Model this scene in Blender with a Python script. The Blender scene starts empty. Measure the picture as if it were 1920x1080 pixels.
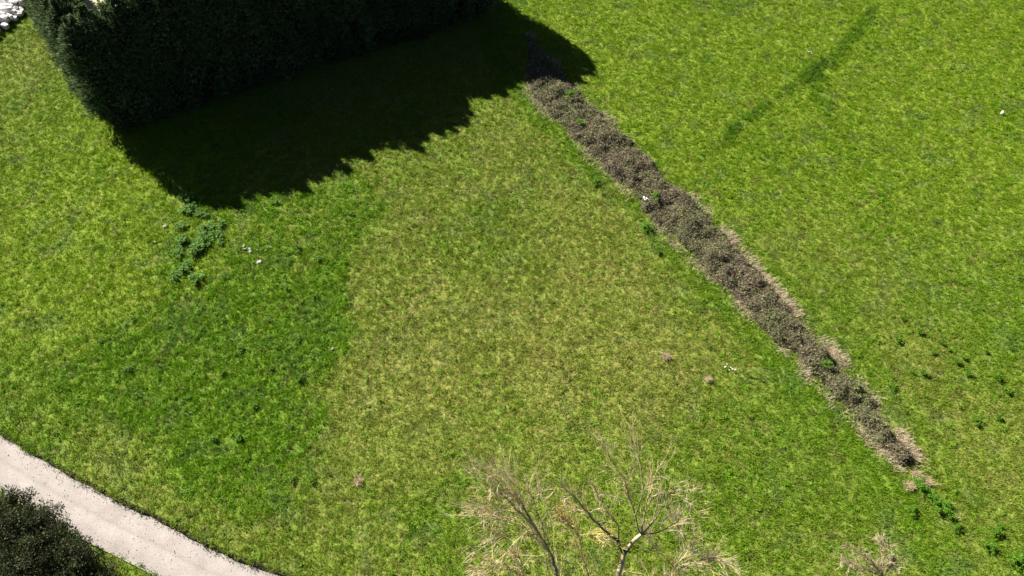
import bpy, math, random
import numpy as np
from mathutils import Vector, Matrix

random.seed(7)
rng = np.random.default_rng(11)
scene = bpy.context.scene
COL = scene.collection

# ------------------------------------------------------------------ camera, sky, sun, exposure
CAM_H, PITCH, HFOV = 42.0, 55.0, 70.0
SUN_ELEV, SHADOW_DIR = 34.0, -44.0          # degrees; direction the shadows fall on the ground
cam_data = bpy.data.cameras.new("camera")
cam = bpy.data.objects.new("camera", cam_data)
COL.objects.link(cam)
cam.location = (0, 0, CAM_H)
cam.rotation_euler = (math.radians(90 - PITCH), 0, 0)
cam_data.sensor_width = 36
cam_data.lens = 18 / math.tan(math.radians(HFOV / 2))
cam_data.clip_end = 6000
scene.camera = cam

world = bpy.data.worlds.new("World")
scene.world = world
world.use_nodes = True
wn = world.node_tree.nodes
sky = wn.new("ShaderNodeTexSky")
sky.sky_type = 'NISHITA'
sky.sun_disc = False
sky.sun_elevation = math.radians(SUN_ELEV)
sky.sun_rotation = math.radians(-46)
sky.air_density = 0.25
sky.dust_density = 0.3
wn["Background"].inputs[1].default_value = 0.05
world.node_tree.links.new(sky.outputs[0], wn["Background"].inputs[0])

sun_data = bpy.data.lights.new("sun", 'SUN')
sun_data.energy = 5.0
sun_data.angle = math.radians(0.5)
sun_data.color = (1.0, 0.95, 0.87)
sun = bpy.data.objects.new("sun", sun_data)
COL.objects.link(sun)
_e, _a = math.radians(SUN_ELEV), math.radians(SHADOW_DIR)
SUNV = Vector((math.cos(_a) * math.cos(_e), math.sin(_a) * math.cos(_e), -math.sin(_e)))
sun.rotation_euler = SUNV.to_track_quat('-Z', 'Y').to_euler()
sun.location = (-60, 80, 80)

scene.view_settings.view_transform = 'Standard'
scene.view_settings.look = 'None'
scene.view_settings.gamma = 1.0
scene.view_settings.exposure = 1.6
scene.render.engine = 'CYCLES'
scene.cycles.max_bounces = 6
scene.cycles.diffuse_bounces = 3

# ------------------------------------------------------------------ survey: photo point -> place on the ground
_f = 960 / math.tan(math.radians(HFOV / 2))
_p = math.radians(PITCH)
_fw = np.array([0, math.cos(_p), -math.sin(_p)])
_up = np.array([0, math.sin(_p), math.cos(_p)])
def gr(x, y, z=0.0):
    d = _fw + np.array([1.0, 0, 0]) * (x - 960) / _f - _up * (y - 540) / _f
    t = (z - CAM_H) / d[2]
    return np.array([0, 0, CAM_H]) + t * d
def g2(pts):
    return np.array([gr(*q)[:2] for q in pts])

# ------------------------------------------------------------------ noise
_tab = np.random.default_rng(3).random((256, 256))
def vnoise(x, y, s, o=0):
    x = np.asarray(x) / s + 37.3 * o; y = np.asarray(y) / s + 91.7 * o
    xi = np.floor(x).astype(int); yi = np.floor(y).astype(int)
    fx = x - xi; fy = y - yi
    fx = fx * fx * (3 - 2 * fx); fy = fy * fy * (3 - 2 * fy)
    a = _tab[xi & 255, yi & 255]; b = _tab[(xi + 1) & 255, yi & 255]
    c = _tab[xi & 255, (yi + 1) & 255]; d = _tab[(xi + 1) & 255, (yi + 1) & 255]
    return (a * (1 - fx) + b * fx) * (1 - fy) + (c * (1 - fx) + d * fx) * fy
def fbm(x, y, s, o=0, n=3):
    r, a, t = 0, 1.0, 0
    for k in range(n):
        r = r + a * vnoise(x, y, s / 2 ** k, o + k * 5); t += a; a *= 0.55
    return r / t
def smooth(t):
    t = np.clip(t, 0, 1); return t * t * (3 - 2 * t)

def seg_dist(X, Y, P):
    """distance to a polyline, and the fraction along it"""
    best = np.full(X.shape, 1e9)
    for a, b in zip(P[:-1], P[1:]):
        ab = b - a; L = ab @ ab + 1e-9
        t = np.clip(((X - a[0]) * ab[0] + (Y - a[1]) * ab[1]) / L, 0, 1)
        best = np.minimum(best, np.hypot(X - a[0] - t * ab[0], Y - a[1] - t * ab[1]))
    return best
def inside(X, Y, P):
    r = np.zeros(X.shape, bool); n = len(P)
    for i in range(n):
        x0, y0 = P[i]; x1, y1 = P[(i + 1) % n]
        c = (y0 > Y) != (y1 > Y)
        r ^= c & (X < (x1 - x0) * (Y - y0) / (y1 - y0 + 1e-12) + x0)
    return r
def sdist(X, Y, P):
    """signed distance to a closed outline, positive inside"""
    Q = np.vstack([P, P[:1]])
    d = seg_dist(X, Y, Q)
    return np.where(inside(X, Y, P), d, -d)
def blob(X, Y, q, r, o=0):
    c = gr(*q)
    d = np.hypot(X - c[0], Y - c[1]) / r
    return smooth(1.25 - d + 0.6 * (vnoise(X, Y, r * .45, o) - .5))

# ------------------------------------------------------------------ outlines of the place
ROAD_EDGE = g2([(-420, 610), (-200, 700), (-90, 762), (0, 812), (40, 836), (130, 888), (225, 939), (300, 973), (358, 1003), (420, 1038), (527, 1077), (720, 1132), (950, 1186), (1300, 1230), (1800, 1260)])
def offset_line(P, d):
    out = []
    for i in range(len(P)):
        t = P[min(i + 1, len(P) - 1)] - P[max(i - 1, 0)]
        t = t / np.hypot(*t)
        out.append(P[i] + d * np.array([t[1], -t[0]]))
    return np.array(out)
def resample(P, step):
    seg = np.hypot(*(P[1:] - P[:-1]).T); s = np.concatenate([[0], np.cumsum(seg)])
    u = np.arange(0, s[-1], step)
    return np.stack([np.interp(u, s, P[:, 0]), np.interp(u, s, P[:, 1])], 1)
def smooth_line(P, step):
    Q = resample(P, step); k = 4
    for _ in range(3):
        pad = np.vstack([Q[:1].repeat(k, 0), Q, Q[-1:].repeat(k, 0)])
        Q = np.stack([np.convolve(pad[:, j], np.ones(2 * k + 1) / (2 * k + 1), 'valid') for j in (0, 1)], 1)
    return Q
ROAD_C = smooth_line(ROAD_EDGE, 0.25)
ROAD_W = 2.5
def road_side(X, Y):
    """signed distance to the grass edge of the road: positive on the meadow side"""
    P = ROAD_C[::6]
    best = np.full(X.shape, 1e9); sg = np.ones(X.shape)
    for a, b in zip(P[:-1], P[1:]):
        ab = b - a; L = ab @ ab
        t = np.clip(((X - a[0]) * ab[0] + (Y - a[1]) * ab[1]) / L, 0, 1)
        dx = X - a[0] - t * ab[0]; dy = Y - a[1] - t * ab[1]
        d = np.hypot(dx, dy); s = np.where(ab[0] * dy - ab[1] * dx > 0, 1.0, -1.0)
        m = d < best; best = np.where(m, d, best); sg = np.where(m, s, sg)
    return best * sg
BR_L = g2([(905, 0), (945, 80), (985, 140), (992, 180), (1030, 225), (1062, 255), (1100, 295), (1150, 338), (1195, 388), (1260, 455), (1318, 512), (1370, 558), (1428, 622), (1480, 668), (1540, 738), (1590, 785), (1640, 835), (1690, 880)])
BR_R = g2([(940, 0), (990, 60), (1045, 120), (1092, 178), (1140, 222), (1190, 272), (1240, 325), (1312, 385), (1372, 452), (1432, 520), (1492, 588), (1562, 662), (1622, 728), (1672, 798), (1722, 868)])
BR_L, BR_R = BR_L[2:], BR_R[1:]
BRAMBLE = np.vstack([BR_L, BR_R[::-1]])
STRIP_MID = g2([(900, -40), (965, 70), (1040, 190), (1170, 310), (1290, 430), (1420, 560), (1550, 700), (1660, 820), (1740, 930), (1850, 1060), (1960, 1200)])
LUSH = g2([(330, 380), (480, 370), (660, 330), (720, 400), (660, 480), (630, 540), (655, 640), (600, 720), (605, 800), (590, 900), (560, 960), (450, 960), (330, 900), (180, 760), (60, 700), (120, 620), (280, 560)])
RANK = g2([(1305, 300), (1340, 266), (1400, 207), (1480, 152), (1540, 112), (1605, 42), (1648, -6), (1656, 2), (1618, 50), (1560, 120), (1500, 158), (1440, 201), (1380, 252), (1350, 276), (1315, 310)])
RANK_B = g2([(1500, 115), (1560, 110), (1562, 175), (1545, 210), (1525, 180)])
YARD = g2([(-260, -60), (-120, 90), (-30, 62), (4, 38), (22, 12), (50, -20), (40, -110), (-260, -160)])

# ------------------------------------------------------------------ terrain
def terrain(X, Y):
    z = 0.075 * (fbm(X, Y, 0.45, 2, 2) - .5) + 0.5 * (vnoise(X, Y, 24, 9) - .5)
    return z
def ground_z(X, Y):
    d = road_side(X, Y)
    z = terrain(X, Y)
    low = -0.31 + 0.04 * (vnoise(X, Y, 3, 5) - .5)
    return np.where(d > 0.35, z, np.where(d > -9, low, low + smooth((-d - 9) / 6) * .3))

# what grows where: lushness, dryness, blue-green tone, height
def zones(X, Y):
    n1 = fbm(X, Y, 7.0, 20); n2 = fbm(X, Y, 2.2, 30); n3 = fbm(X, Y, .9, 44, 2)
    wob = (n2 - .5) * 2.2 + (n3 - .5) * .8
    lush = smooth((sdist(X, Y, LUSH) + wob * .9) / 1.7 + .5)
    lush = lush * np.clip(.30 + .8 * blob(X, Y, (470, 640), 12, 14) + .25 * blob(X, Y, (420, 820), 6, 15) + (n3 - .5) * 1.1 + (n2 - .5) * .9, 0, 1)
    dmid = seg_dist(X, Y, STRIP_MID)
    # right-hand meadow: beyond the bramble strip
    P = STRIP_MID
    xs = np.interp(Y, P[::-1, 1], P[::-1, 0])
    right = X > xs
    dry = np.where(right, .06, .19) + (n1 - .5) * .7 + (n2 - .5) * .35
    mid = blob(X, Y, (930, 560), 15, 1)
    dry = dry + np.where(right, 0, .22 * mid)
    dry = dry + .28 * blob(X, Y, (1180, 650), 8, 2) + .2 * blob(X, Y, (740, 700), 6, 3)
    dry = dry + np.where(right, .35 * blob(X, Y, (1850, 830), 9, 4) + .12 * blob(X, Y, (1250, 200), 6, 5) + .22 * blob(X, Y, (1500, 420), 9, 8), 0)
    # brighter yellow-green on the far left and the far right field
    yel = blob(X, Y, (100, 380), 16, 6) * 1.0 + np.where(right, smooth((Y - 26) / 18) * .85, 0) + .3 * blob(X, Y, (330, 250), 9, 7)
    green = .35 * blob(X, Y, (1450, 880), 8, 9) * (~right) + .4 * blob(X, Y, (900, 460), 5, 10) + .45 * blob(X, Y, (860, 1000), 4, 11) + .5 * blob(X, Y, (40, 780), 6, 12)
    green = green + .55 * smooth(1.6 - np.abs(dmid - 2.2)) * np.where(right, .5, .9) + np.where(right, .35 * blob(X, Y, (1860, 620), 8, 13), 0)
    green = green + .4 * smooth((n1 - .5) * 5) * np.where(right, .6, .5)
    rank = smooth(sdist(X, Y, RANK) / .45 + .6 + (n3 - .5) * 1.7 + (n2 - .5) * .8) * .8 + smooth(sdist(X, Y, RANK_B) / 1.2 + .4 + (n3 - .5) * 2.6) * .6
    dry = np.clip(dry - lush * .7 - yel * .35 - green * .45 - rank, 0, 1)
    lush = np.clip(lush + green * .7 + rank + (n2 - .5) * .35, 0, 1)
    return lush, dry, np.clip(yel, 0, 1), rank, n2, n3

PAL = dict(base=(.130, .222, .012), lush=(.124, .258, .008), deep=(.046, .118, .014), straw=(.315, .295, .075), yel=(.168, .278, .006), blue=(.10, .175, .045), brown=(.17, .12, .06))
PAL = {k: np.array(v) for k, v in PAL.items()}
def mixc(a, b, t):
    return a + (b - a) * np.asarray(t)[..., None]
def sward(X, Y, r):
    lush, dry, yel, rank, n2, n3 = zones(X, Y)
    c = np.broadcast_to(PAL['base'], X.shape + (3,)).copy()
    c = mixc(c, PAL['yel'], yel)
    c = mixc(c, PAL['lush'], np.clip(lush * 1.0 + (r - .5) * .45, 0, 1))
    m5 = fbm(X, Y, .45, 61, 2); m6 = fbm(X, Y, .38, 67, 2); m7 = fbm(X, Y, 1.3, 81, 2)
    c = mixc(c, PAL['lush'], smooth((m5 - .56) * 7) * .35)
    c = mixc(c, PAL['yel'] * 1.05, smooth((m6 - .60) * 7) * .25)
    c = mixc(c, PAL['blue'], smooth((m7 - .62) * 8) * .4)
    c = mixc(c, PAL['brown'], smooth((fbm(X, Y, .5, 85, 2) - .66) * 9) * .35)
    c = mixc(c, PAL['deep'], np.clip((rank - .15) * 1.1 + (r - .85) * 1.5, 0, .85))
    c = mixc(c, PAL['straw'], np.clip(dry * .85 + (np.modf(r * 7.3)[0] - .55) * .6, 0, .8) * (dry > .05))
    return c, lush, dry, yel, rank, n3

# ------------------------------------------------------------------ materials
def new_mat(name):
    m = bpy.data.materials.new(name); m.use_nodes = True
    nt = m.node_tree; nt.nodes.clear()
    return m, nt, nt.nodes.new("ShaderNodeOutputMaterial")
def leaf_mat(name, trans=.3, rough=.6, spec=.25, gain=1.0):
    m, nt, out = new_mat(name)
    at = nt.nodes.new("ShaderNodeAttribute"); at.attribute_name = "tint"
    b = nt.nodes.new("ShaderNodeBsdfPrincipled")
    b.inputs["Roughness"].default_value = rough
    b.inputs["Specular IOR Level"].default_value = spec
    nt.links.new(at.outputs["Color"], b.inputs["Base Color"])
    if trans:
        t = nt.nodes.new("ShaderNodeBsdfTranslucent"); mx = nt.nodes.new("ShaderNodeMixShader")
        nt.links.new(at.outputs["Color"], t.inputs["Color"])
        mx.inputs[0].default_value = trans
        nt.links.new(b.outputs[0], mx.inputs[1]); nt.links.new(t.outputs[0], mx.inputs[2])
        nt.links.new(mx.outputs[0], out.inputs[0])
    else:
        nt.links.new(b.outputs[0], out.inputs[0])
    return m
def noise_mat(name, c0, c1, scale, rough=.9, bump=.0, c2=None, scale2=None, bscale=None):
    m, nt, out = new_mat(name)
    N, L = nt.nodes, nt.links
    geo = N.new("ShaderNodeNewGeometry")
    tx = N.new("ShaderNodeTexNoise"); tx.inputs["Scale"].default_value = scale; tx.inputs["Detail"].default_value = 6
    L.new(geo.outputs["Position"], tx.inputs["Vector"])
    rp = N.new("ShaderNodeValToRGB")
    rp.color_ramp.elements[0].position = .32; rp.color_ramp.elements[1].position = .68
    rp.color_ramp.elements[0].color = (*c0, 1); rp.color_ramp.elements[1].color = (*c1, 1)
    L.new(tx.outputs[0], rp.inputs[0])
    col = rp.outputs[0]
    if c2 is not None:
        t2 = N.new("ShaderNodeTexNoise"); t2.inputs["Scale"].default_value = scale2; t2.inputs["Detail"].default_value = 5
        L.new(geo.outputs["Position"], t2.inputs["Vector"])
        r2 = N.new("ShaderNodeValToRGB"); r2.color_ramp.elements[0].position = .5; r2.color_ramp.elements[1].position = .7
        L.new(t2.outputs[0], r2.inputs[0])
        mx = N.new("ShaderNodeMix"); mx.data_type = 'RGBA'
        L.new(r2.outputs[0], mx.inputs[0]); L.new(col, mx.inputs[6]); mx.inputs[7].default_value = (*c2, 1)
        col = mx.outputs[2]
    b = N.new("ShaderNodeBsdfPrincipled"); b.inputs["Roughness"].default_value = rough
    b.inputs["Specular IOR Level"].default_value = .2
    L.new(col, b.inputs["Base Color"])
    if bump:
        t3 = N.new("ShaderNodeTexNoise"); t3.inputs["Scale"].default_value = bscale or scale * 3; t3.inputs["Detail"].default_value = 5
        L.new(geo.outputs["Position"], t3.inputs["Vector"])
        bm = N.new("ShaderNodeBump"); bm.inputs["Strength"].default_value = bump; bm.inputs["Distance"].default_value = .05
        L.new(t3.outputs[0], bm.inputs["Height"]); L.new(bm.outputs[0], b.inputs["Normal"])
    L.new(b.outputs[0], out.inputs[0])
    return m
M_GRASS = leaf_mat("grass_blades", .38, .8, .07)
M_WEED = leaf_mat("weed_leaves", .30, .65, .12)
M_CON = leaf_mat("conifer_sprays", .22, .7, .12)
M_BUSH = leaf_mat("bush_leaves", .25, .6, .15)
M_DRY = leaf_mat("dry_stems", .12, .8, .1)
M_BARK = leaf_mat("bark", 0, .9, .1)
M_STONE = noise_mat("limestone", (.22, .21, .20), (.42, .40, .39), 3.0, .9, .6, (.20, .18, .17), 1.6, 14)
M_WALL = noise_mat("pale_limestone", (.50, .48, .47), (.78, .76, .74), 3.0, .9, .4, (.34, .32, .30), 1.6, 14)
M_SOIL = noise_mat("bank_soil", (.018, .013, .009), (.05, .036, .024), 5, .95, .8, bscale=12)
M_YARD = noise_mat("yard_gravel", (.22, .205, .20), (.32, .30, .29), 1.2, .95, .5, (.28, .25, .22), .35, 20)
M_DIRT = noise_mat("pale_dirt", (.30, .26, .15), (.52, .47, .30), 1.0, .95, .5, (.16, .20, .05), .6, 12)

# ------------------------------------------------------------------ mesh helpers
def fast_mesh(name, verts, faces_n, tint=None, mat=None, k=3, smooth_shade=False, idx=None):
    """faces of k corners; verts (n,3); idx None means every k verts make a face"""
    me = bpy.data.meshes.new(name)
    verts = np.ascontiguousarray(verts, np.float32)
    if idx is None: idx = np.arange(faces_n * k, dtype=np.int32)
    me.vertices.add(len(verts)); me.vertices.foreach_set("co", verts.ravel())
    me.loops.add(faces_n * k); me.loops.foreach_set("vertex_index", np.ascontiguousarray(idx, np.int32).ravel())
    me.polygons.add(faces_n); me.polygons.foreach_set("loop_start", np.arange(0, faces_n * k, k, dtype=np.int32))
    if tint is not None:
        dom = 'FACE' if len(tint) == faces_n else 'POINT'
        at = me.attributes.new("tint", 'FLOAT_COLOR', dom)
        c = np.ones((len(tint), 4), np.float32); c[:, :3] = tint
        at.data.foreach_set("color", c.ravel())
    me.polygons.foreach_set("use_smooth", np.full(faces_n, smooth_shade))
    me.update(calc_edges=True)
    if mat: me.materials.append(mat)
    return me
def link(name, me, parent=None):
    o = bpy.data.objects.new(name, me); COL.objects.link(o)
    if parent: o.parent = parent
    return o
def tag(o, label, cat=None, group=None, kind=None):
    o["label"] = label
    if cat: o["category"] = cat
    if group: o["group"] = group
    if kind: o["kind"] = kind
    return o
def empty(name, loc, rz=0.0):
    o = bpy.data.objects.new(name, None); COL.objects.link(o)
    o.location = loc; o.rotation_euler = (0, 0, rz); o.empty_display_size = .5
    return o
def copy_tree(o):
    c = o.copy(); COL.objects.link(c)
    for ch in list(o.children):
        d = ch.copy(); COL.objects.link(d); d.parent = c
        for gch in list(ch.children):
            e = gch.copy(); COL.objects.link(e); e.parent = d
    return c

class Soup:
    """triangles with one tint each"""
    def __init__(s): s.v, s.c = [], []
    def tris(s, v, c):
        v = np.asarray(v, float); s.v.append(v.reshape(-1, 3)); n = v.reshape(-1, 3, 3).shape[0]
        s.c.append(np.broadcast_to(c, (n, 3)))
    def leaves(s, P, D, W, c, fold=0.0):
        """diamond leaves: base points P, direction*length D, half-width vectors W"""
        mid = P + D * .45
        if fold: mid = mid + np.array([0, 0, fold])
        tip = P + D
        a = np.stack([P, mid + W, mid - W], 1); b = np.stack([tip, mid - W, mid + W], 1)
        s.tris(np.concatenate([a, b]), np.concatenate([c, c]) if np.ndim(c) == 2 else c)
    def blades(s, P, D, W, c):
        s.tris(np.stack([P - W, P + W, P + D], 1), c)
    def mesh(s, name, mat):
        v = np.concatenate(s.v); c = np.concatenate(s.c)
        return fast_mesh(name, v, len(v) // 3, c, mat)
def rdir(n, lo, hi, r=rng):
    """random directions with elevation between lo and hi degrees; and a horizontal unit vector across each"""
    az = r.random(n) * 2 * np.pi; el = np.radians(lo + (hi - lo) * r.random(n))
    d = np.stack([np.cos(az) * np.cos(el), np.sin(az) * np.cos(el), np.sin(el)], 1)
    w = np.stack([-np.sin(az), np.cos(az), np.zeros(n)], 1)
    return d, w
def unit(v):
    return v / (np.linalg.norm(v, axis=-1, keepdims=True) + 1e-9)

def tubes(paths, sides=5):
    # a tint may be one colour or one per section
    """paths: list of (points (n,3), radii (n,), tint). One welded mesh of tapered tubes."""
    V, I, C, base = [], [], [], 0
    for P, R, col in paths:
        P = np.asarray(P, float); n = len(P)
        T = unit(np.gradient(P, axis=0))
        ref = np.array([0.3, 0.2, 1.0]) if abs(T[0][2]) < .9 else np.array([1.0, 0, 0])
        A = unit(np.cross(T, ref)); B = np.cross(T, A)
        th = np.arange(sides) * 2 * np.pi / sides
        ring = P[:, None] + np.asarray(R)[:, None, None] * (np.cos(th)[None, :, None] * A[:, None] + np.sin(th)[None, :, None] * B[:, None])
        V.append(ring.reshape(-1, 3))
        i = np.arange(n - 1)[:, None] * sides + np.arange(sides)[None]
        j = np.arange(n - 1)[:, None] * sides + (np.arange(sides)[None] + 1) % sides
        q = np.stack([i, j, j + sides, i + sides], -1).reshape(-1, 4) + base
        I.append(q); C.append(np.repeat(col, sides, 0) if np.ndim(col) == 2 else np.broadcast_to(col, (len(q), 3))); base += n * sides
    return np.concatenate(V), np.concatenate(I), np.concatenate(C)
def tube_obj(name, paths, mat, parent, sides=5):
    V, I, C = tubes(paths, sides)
    return link(name, fast_mesh(name, V, len(I), C, mat, 4, True, I), parent)

# ------------------------------------------------------------------ the ground sheet
def axis(lo, hi, step, far):
    a = list(np.arange(lo, hi + 1e-6, step)); d = step
    left, x = [], lo
    while x > -far: d *= 1.35; x -= d; left.append(x)
    d = step; x = hi; right = []
    while x < far: d *= 1.35; x += d; right.append(x)
    return np.array(left[::-1] + a + right)
GX, GY = axis(-62, 62, .3, 2000), axis(-6, 74, .3, 2000)
XX, YY = np.meshgrid(GX, GY)
ZZ = ground_z(XX, YY) - .05
gc, *_ = sward(XX, YY, vnoise(XX, YY, .5, 77))
soil = np.array([.11, .10, .035])
gc = gc * .55 + soil * .45
gc = gc * np.where((YY > 69) | (np.abs(XX) > 31 + (YY - 8) * .52), .62, 1.0)[..., None]  # beyond the tufts, the blades' missing self-shadow is painted into the tint
nx, ny = len(GX), len(GY)
ii = (np.arange(ny - 1)[:, None] * nx + np.arange(nx - 1)[None]).ravel()
gi = np.stack([ii, ii + 1, ii + nx + 1, ii + nx], 1)
gme = fast_mesh("meadow_ground", np.stack([XX, YY, ZZ], -1).reshape(-1, 3), len(gi), gc.reshape(-1, 3), None, 4, True, gi)
m, nt, out = new_mat("turf")
N, L = nt.nodes, nt.links
at = N.new("ShaderNodeAttribute"); at.attribute_name = "tint"
geo = N.new("ShaderNodeNewGeometry")
tx = N.new("ShaderNodeTexNoise"); tx.inputs["Scale"].default_value = 6; tx.inputs["Detail"].default_value = 6
L.new(geo.outputs["Position"], tx.inputs["Vector"])
rp = N.new("ShaderNodeValToRGB"); rp.color_ramp.elements[0].color = (.45, .45, .45, 1); rp.color_ramp.elements[1].color = (1.5, 1.5, 1.5, 1)
rp.color_ramp.elements[0].position = .3; rp.color_ramp.elements[1].position = .7
L.new(tx.outputs[0], rp.inputs[0])
mx = N.new("ShaderNodeMix"); mx.data_type = 'RGBA'; mx.blend_type = 'MULTIPLY'; mx.inputs[0].default_value = 1
L.new(at.outputs["Color"], mx.inputs[6]); L.new(rp.outputs[0], mx.inputs[7])
b = N.new("ShaderNodeBsdfPrincipled"); b.inputs["Roughness"].default_value = .95; b.inputs["Specular IOR Level"].default_value = .1
bm = N.new("ShaderNodeBump"); bm.inputs["Strength"].default_value = .8; bm.inputs["Distance"].default_value = .06
L.new(tx.outputs[0], bm.inputs["Height"]); L.new(bm.outputs[0], b.inputs["Normal"])
L.new(mx.outputs[2], b.inputs["Base Color"]); L.new(b.outputs[0], out.inputs[0])
gme.materials.append(m)
tag(link("meadow_ground", gme), "green sloping meadow of grass beside the white track", kind="structure")

# ------------------------------------------------------------------ road and its cut bank
def strip(name, line, offs, zs, mat, jit=None, cols=None):
    """ribbon along a line: list of sideways offsets (negative = towards the meadow) and heights"""
    n, k = len(line), len(offs)
    V = np.zeros((n, k, 3))
    for j in range(k):
        o = offs[j] if jit is None else offs[j] + jit[j] * (fbm(line[:, 0], line[:, 1], .7, j * 3 + 1, 3) - .5)
        t = unit(np.gradient(line, axis=0))
        V[:, j, 0] = line[:, 0] + t[:, 1] * o
        V[:, j, 1] = line[:, 1] - t[:, 0] * o
        V[:, j, 2] = zs[j](V[:, j, 0], V[:, j, 1]) if callable(zs[j]) else zs[j]
    i = (np.arange(n - 1)[:, None] * k + np.arange(k - 1)[None]).ravel()
    I = np.stack([i, i + k, i + k + 1, i + 1], 1)
    return link(name, fast_mesh(name, V.reshape(-1, 3), len(I), cols, mat, 4, True, I))
# road material: pale crushed limestone, long wheel tracks follow the ribbon through a stored 'across' value
m, nt, out = new_mat("crushed_limestone")
N, L = nt.nodes, nt.links
at = N.new("ShaderNodeAttribute"); at.attribute_name = "tint"
geo = N.new("ShaderNodeNewGeometry")
t1 = N.new("ShaderNodeTexNoise"); t1.inputs["Scale"].default_value = .9; t1.inputs["Detail"].default_value = 8; t1.inputs["Roughness"].default_value = .65
t2 = N.new("ShaderNodeTexNoise"); t2.inputs["Scale"].default_value = 14; t2.inputs["Detail"].default_value = 6; t2.inputs["Roughness"].default_value = .7
for t in (t1, t2): L.new(geo.outputs["Position"], t.inputs["Vector"])
r1 = N.new("ShaderNodeValToRGB"); r1.color_ramp.elements[0].color = (.82, .815, .80, 1); r1.color_ramp.elements[1].color = (1.08, 1.07, 1.07, 1)
r1.color_ramp.elements[0].position = .3; r1.color_ramp.elements[1].position = .7
r2 = N.new("ShaderNodeValToRGB"); r2.color_ramp.elements[0].color = (.74, .73, .72, 1); r2.color_ramp.elements[1].color = (1.12, 1.12, 1.12, 1)
r2.color_ramp.elements[0].position = .3; r2.color_ramp.elements[1].position = .7
L.new(t1.outputs[0], r1.inputs[0]); L.new(t2.outputs[0], r2.inputs[0])
ma = N.new("ShaderNodeMix"); ma.data_type = 'RGBA'; ma.blend_type = 'MULTIPLY'; ma.inputs[0].default_value = 1
mb = N.new("ShaderNodeMix"); mb.data_type = 'RGBA'; mb.blend_type = 'MULTIPLY'; mb.inputs[0].default_value = 1
L.new(at.outputs["Color"], ma.inputs[6]); L.new(r1.outputs[0], ma.inputs[7])
L.new(ma.outputs[2], mb.inputs[6]); L.new(r2.outputs[0], mb.inputs[7])
b = N.new("ShaderNodeBsdfPrincipled"); b.inputs["Roughness"].default_value = .95; b.inputs["Specular IOR Level"].default_value = .1
bm = N.new("ShaderNodeBump"); bm.inputs["Strength"].default_value = .45; bm.inputs["Distance"].default_value = .03
L.new(t2.outputs[0], bm.inputs["Height"]); L.new(bm.outputs[0], b.inputs["Normal"])
L.new(mb.outputs[2], b.inputs["Base Color"]); L.new(b.outputs[0], out.inputs[0])
M_ROAD = m
offs = np.linspace(-.12, ROAD_W + .12, 26)
def rut(o):
    return -.035 * math.exp(-((o - 1.25) / .09) ** 2) - .02 * math.exp(-((o - 2.5) / .16) ** 2) + .02 * math.exp(-((o - 1.9) / .3) ** 2)
rz = [(lambda X, Y, o=o: -.27 + rut(o) + .03 * (fbm(X, Y, .5, 61) - .5) + .012 * (vnoise(X, Y, .16, 5) - .5)) for o in offs]
tc = np.zeros((len(ROAD_C), len(offs), 3)); 
for j, o in enumerate(offs):
    base = np.array([.362, .327, .301]) * (1 - .10 * math.exp(-((o - 1.25) / .10) ** 2)) * (1 - .07 * math.exp(-((o - 2.3) / .5) ** 2))
    tc[:, j] = base
road_line = ROAD_C
rd = strip("gravel_road", road_line, list(offs), rz, M_ROAD, None, tc.reshape(-1, 3))
tag(rd, "pale crushed limestone track curving past the meadow edge", kind="structure")
_bt = np.stack([ROAD_C + unit(np.gradient(ROAD_C, axis=0))[:, ::-1] * np.array([1, -1]) * o for o in (-.75, -.45, -.16, -.02, .08, .12)], 1)
turf_c = sward(_bt[..., 0], _bt[..., 1], vnoise(_bt[..., 0], _bt[..., 1], .5, 77))[0] * .55 + soil * .45
bank = strip("earth_bank", ROAD_C, [-.75, -.45, -.16, -.02, .08, .12], [lambda X, Y: terrain(X, Y) - .06, lambda X, Y: terrain(X, Y) - .05, lambda X, Y: terrain(X, Y) - .05, lambda X, Y: terrain(X, Y) - .10, -.22, -.32], M_SOIL, [.1, .15, .16, .22, .26, .2], turf_c.reshape(-1, 3))
bank.data.materials.append(gme.materials[0])
bank.data.polygons.foreach_set("material_index", np.tile(np.array([1, 1, 0, 0, 0], np.int32), len(ROAD_C) - 1))
tag(bank, "low dark earth bank cut along the upper edge of the pale track", kind="structure")

ng = 6000
gi_ = rng.integers(2, len(ROAD_C) - 2, ng)
gt = unit(ROAD_C[gi_ + 1] - ROAD_C[gi_ - 1])
go = np.where(rng.random(ng) < .45, np.abs(rng.normal(.12, .14, ng)) + .08, rng.uniform(.1, ROAD_W + .1, ng))
gp = ROAD_C[gi_] + np.stack([gt[:, 1], -gt[:, 0]], 1) * go[:, None] + rng.normal(0, .1, (ng, 2))
gz = -.262 + np.array([rut(o) for o in go])
gs = .012 + .035 * rng.random(ng) ** 4
S = Soup()
ax = rng.random(ng) * 6.28
u1 = np.stack([np.cos(ax), np.sin(ax), 0 * ax], 1) * gs[:, None]; u2 = np.stack([-np.sin(ax), np.cos(ax), 0 * ax], 1) * (gs * .7)[:, None]
u3 = np.array([0, 0, 1.0]) * (gs * .75)[:, None]
g3 = np.column_stack([gp, gz])
gcol = np.array([.42, .39, .37]) * (.6 + .6 * rng.random((ng, 1)))
for a_, b_ in ((u1, u2), (u2, -u1), (-u1, -u2), (-u2, u1)):
    S.tris(np.stack([g3 + a_, g3 + b_, g3 + u3], 1), gcol)
M_CHIP = leaf_mat("stone_chips", 0, .95, .1)
tag(link("gravel", S.mesh("gravel", M_CHIP)), "loose limestone chips on the pale track, thickest along its edge", kind="stuff")

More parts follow.
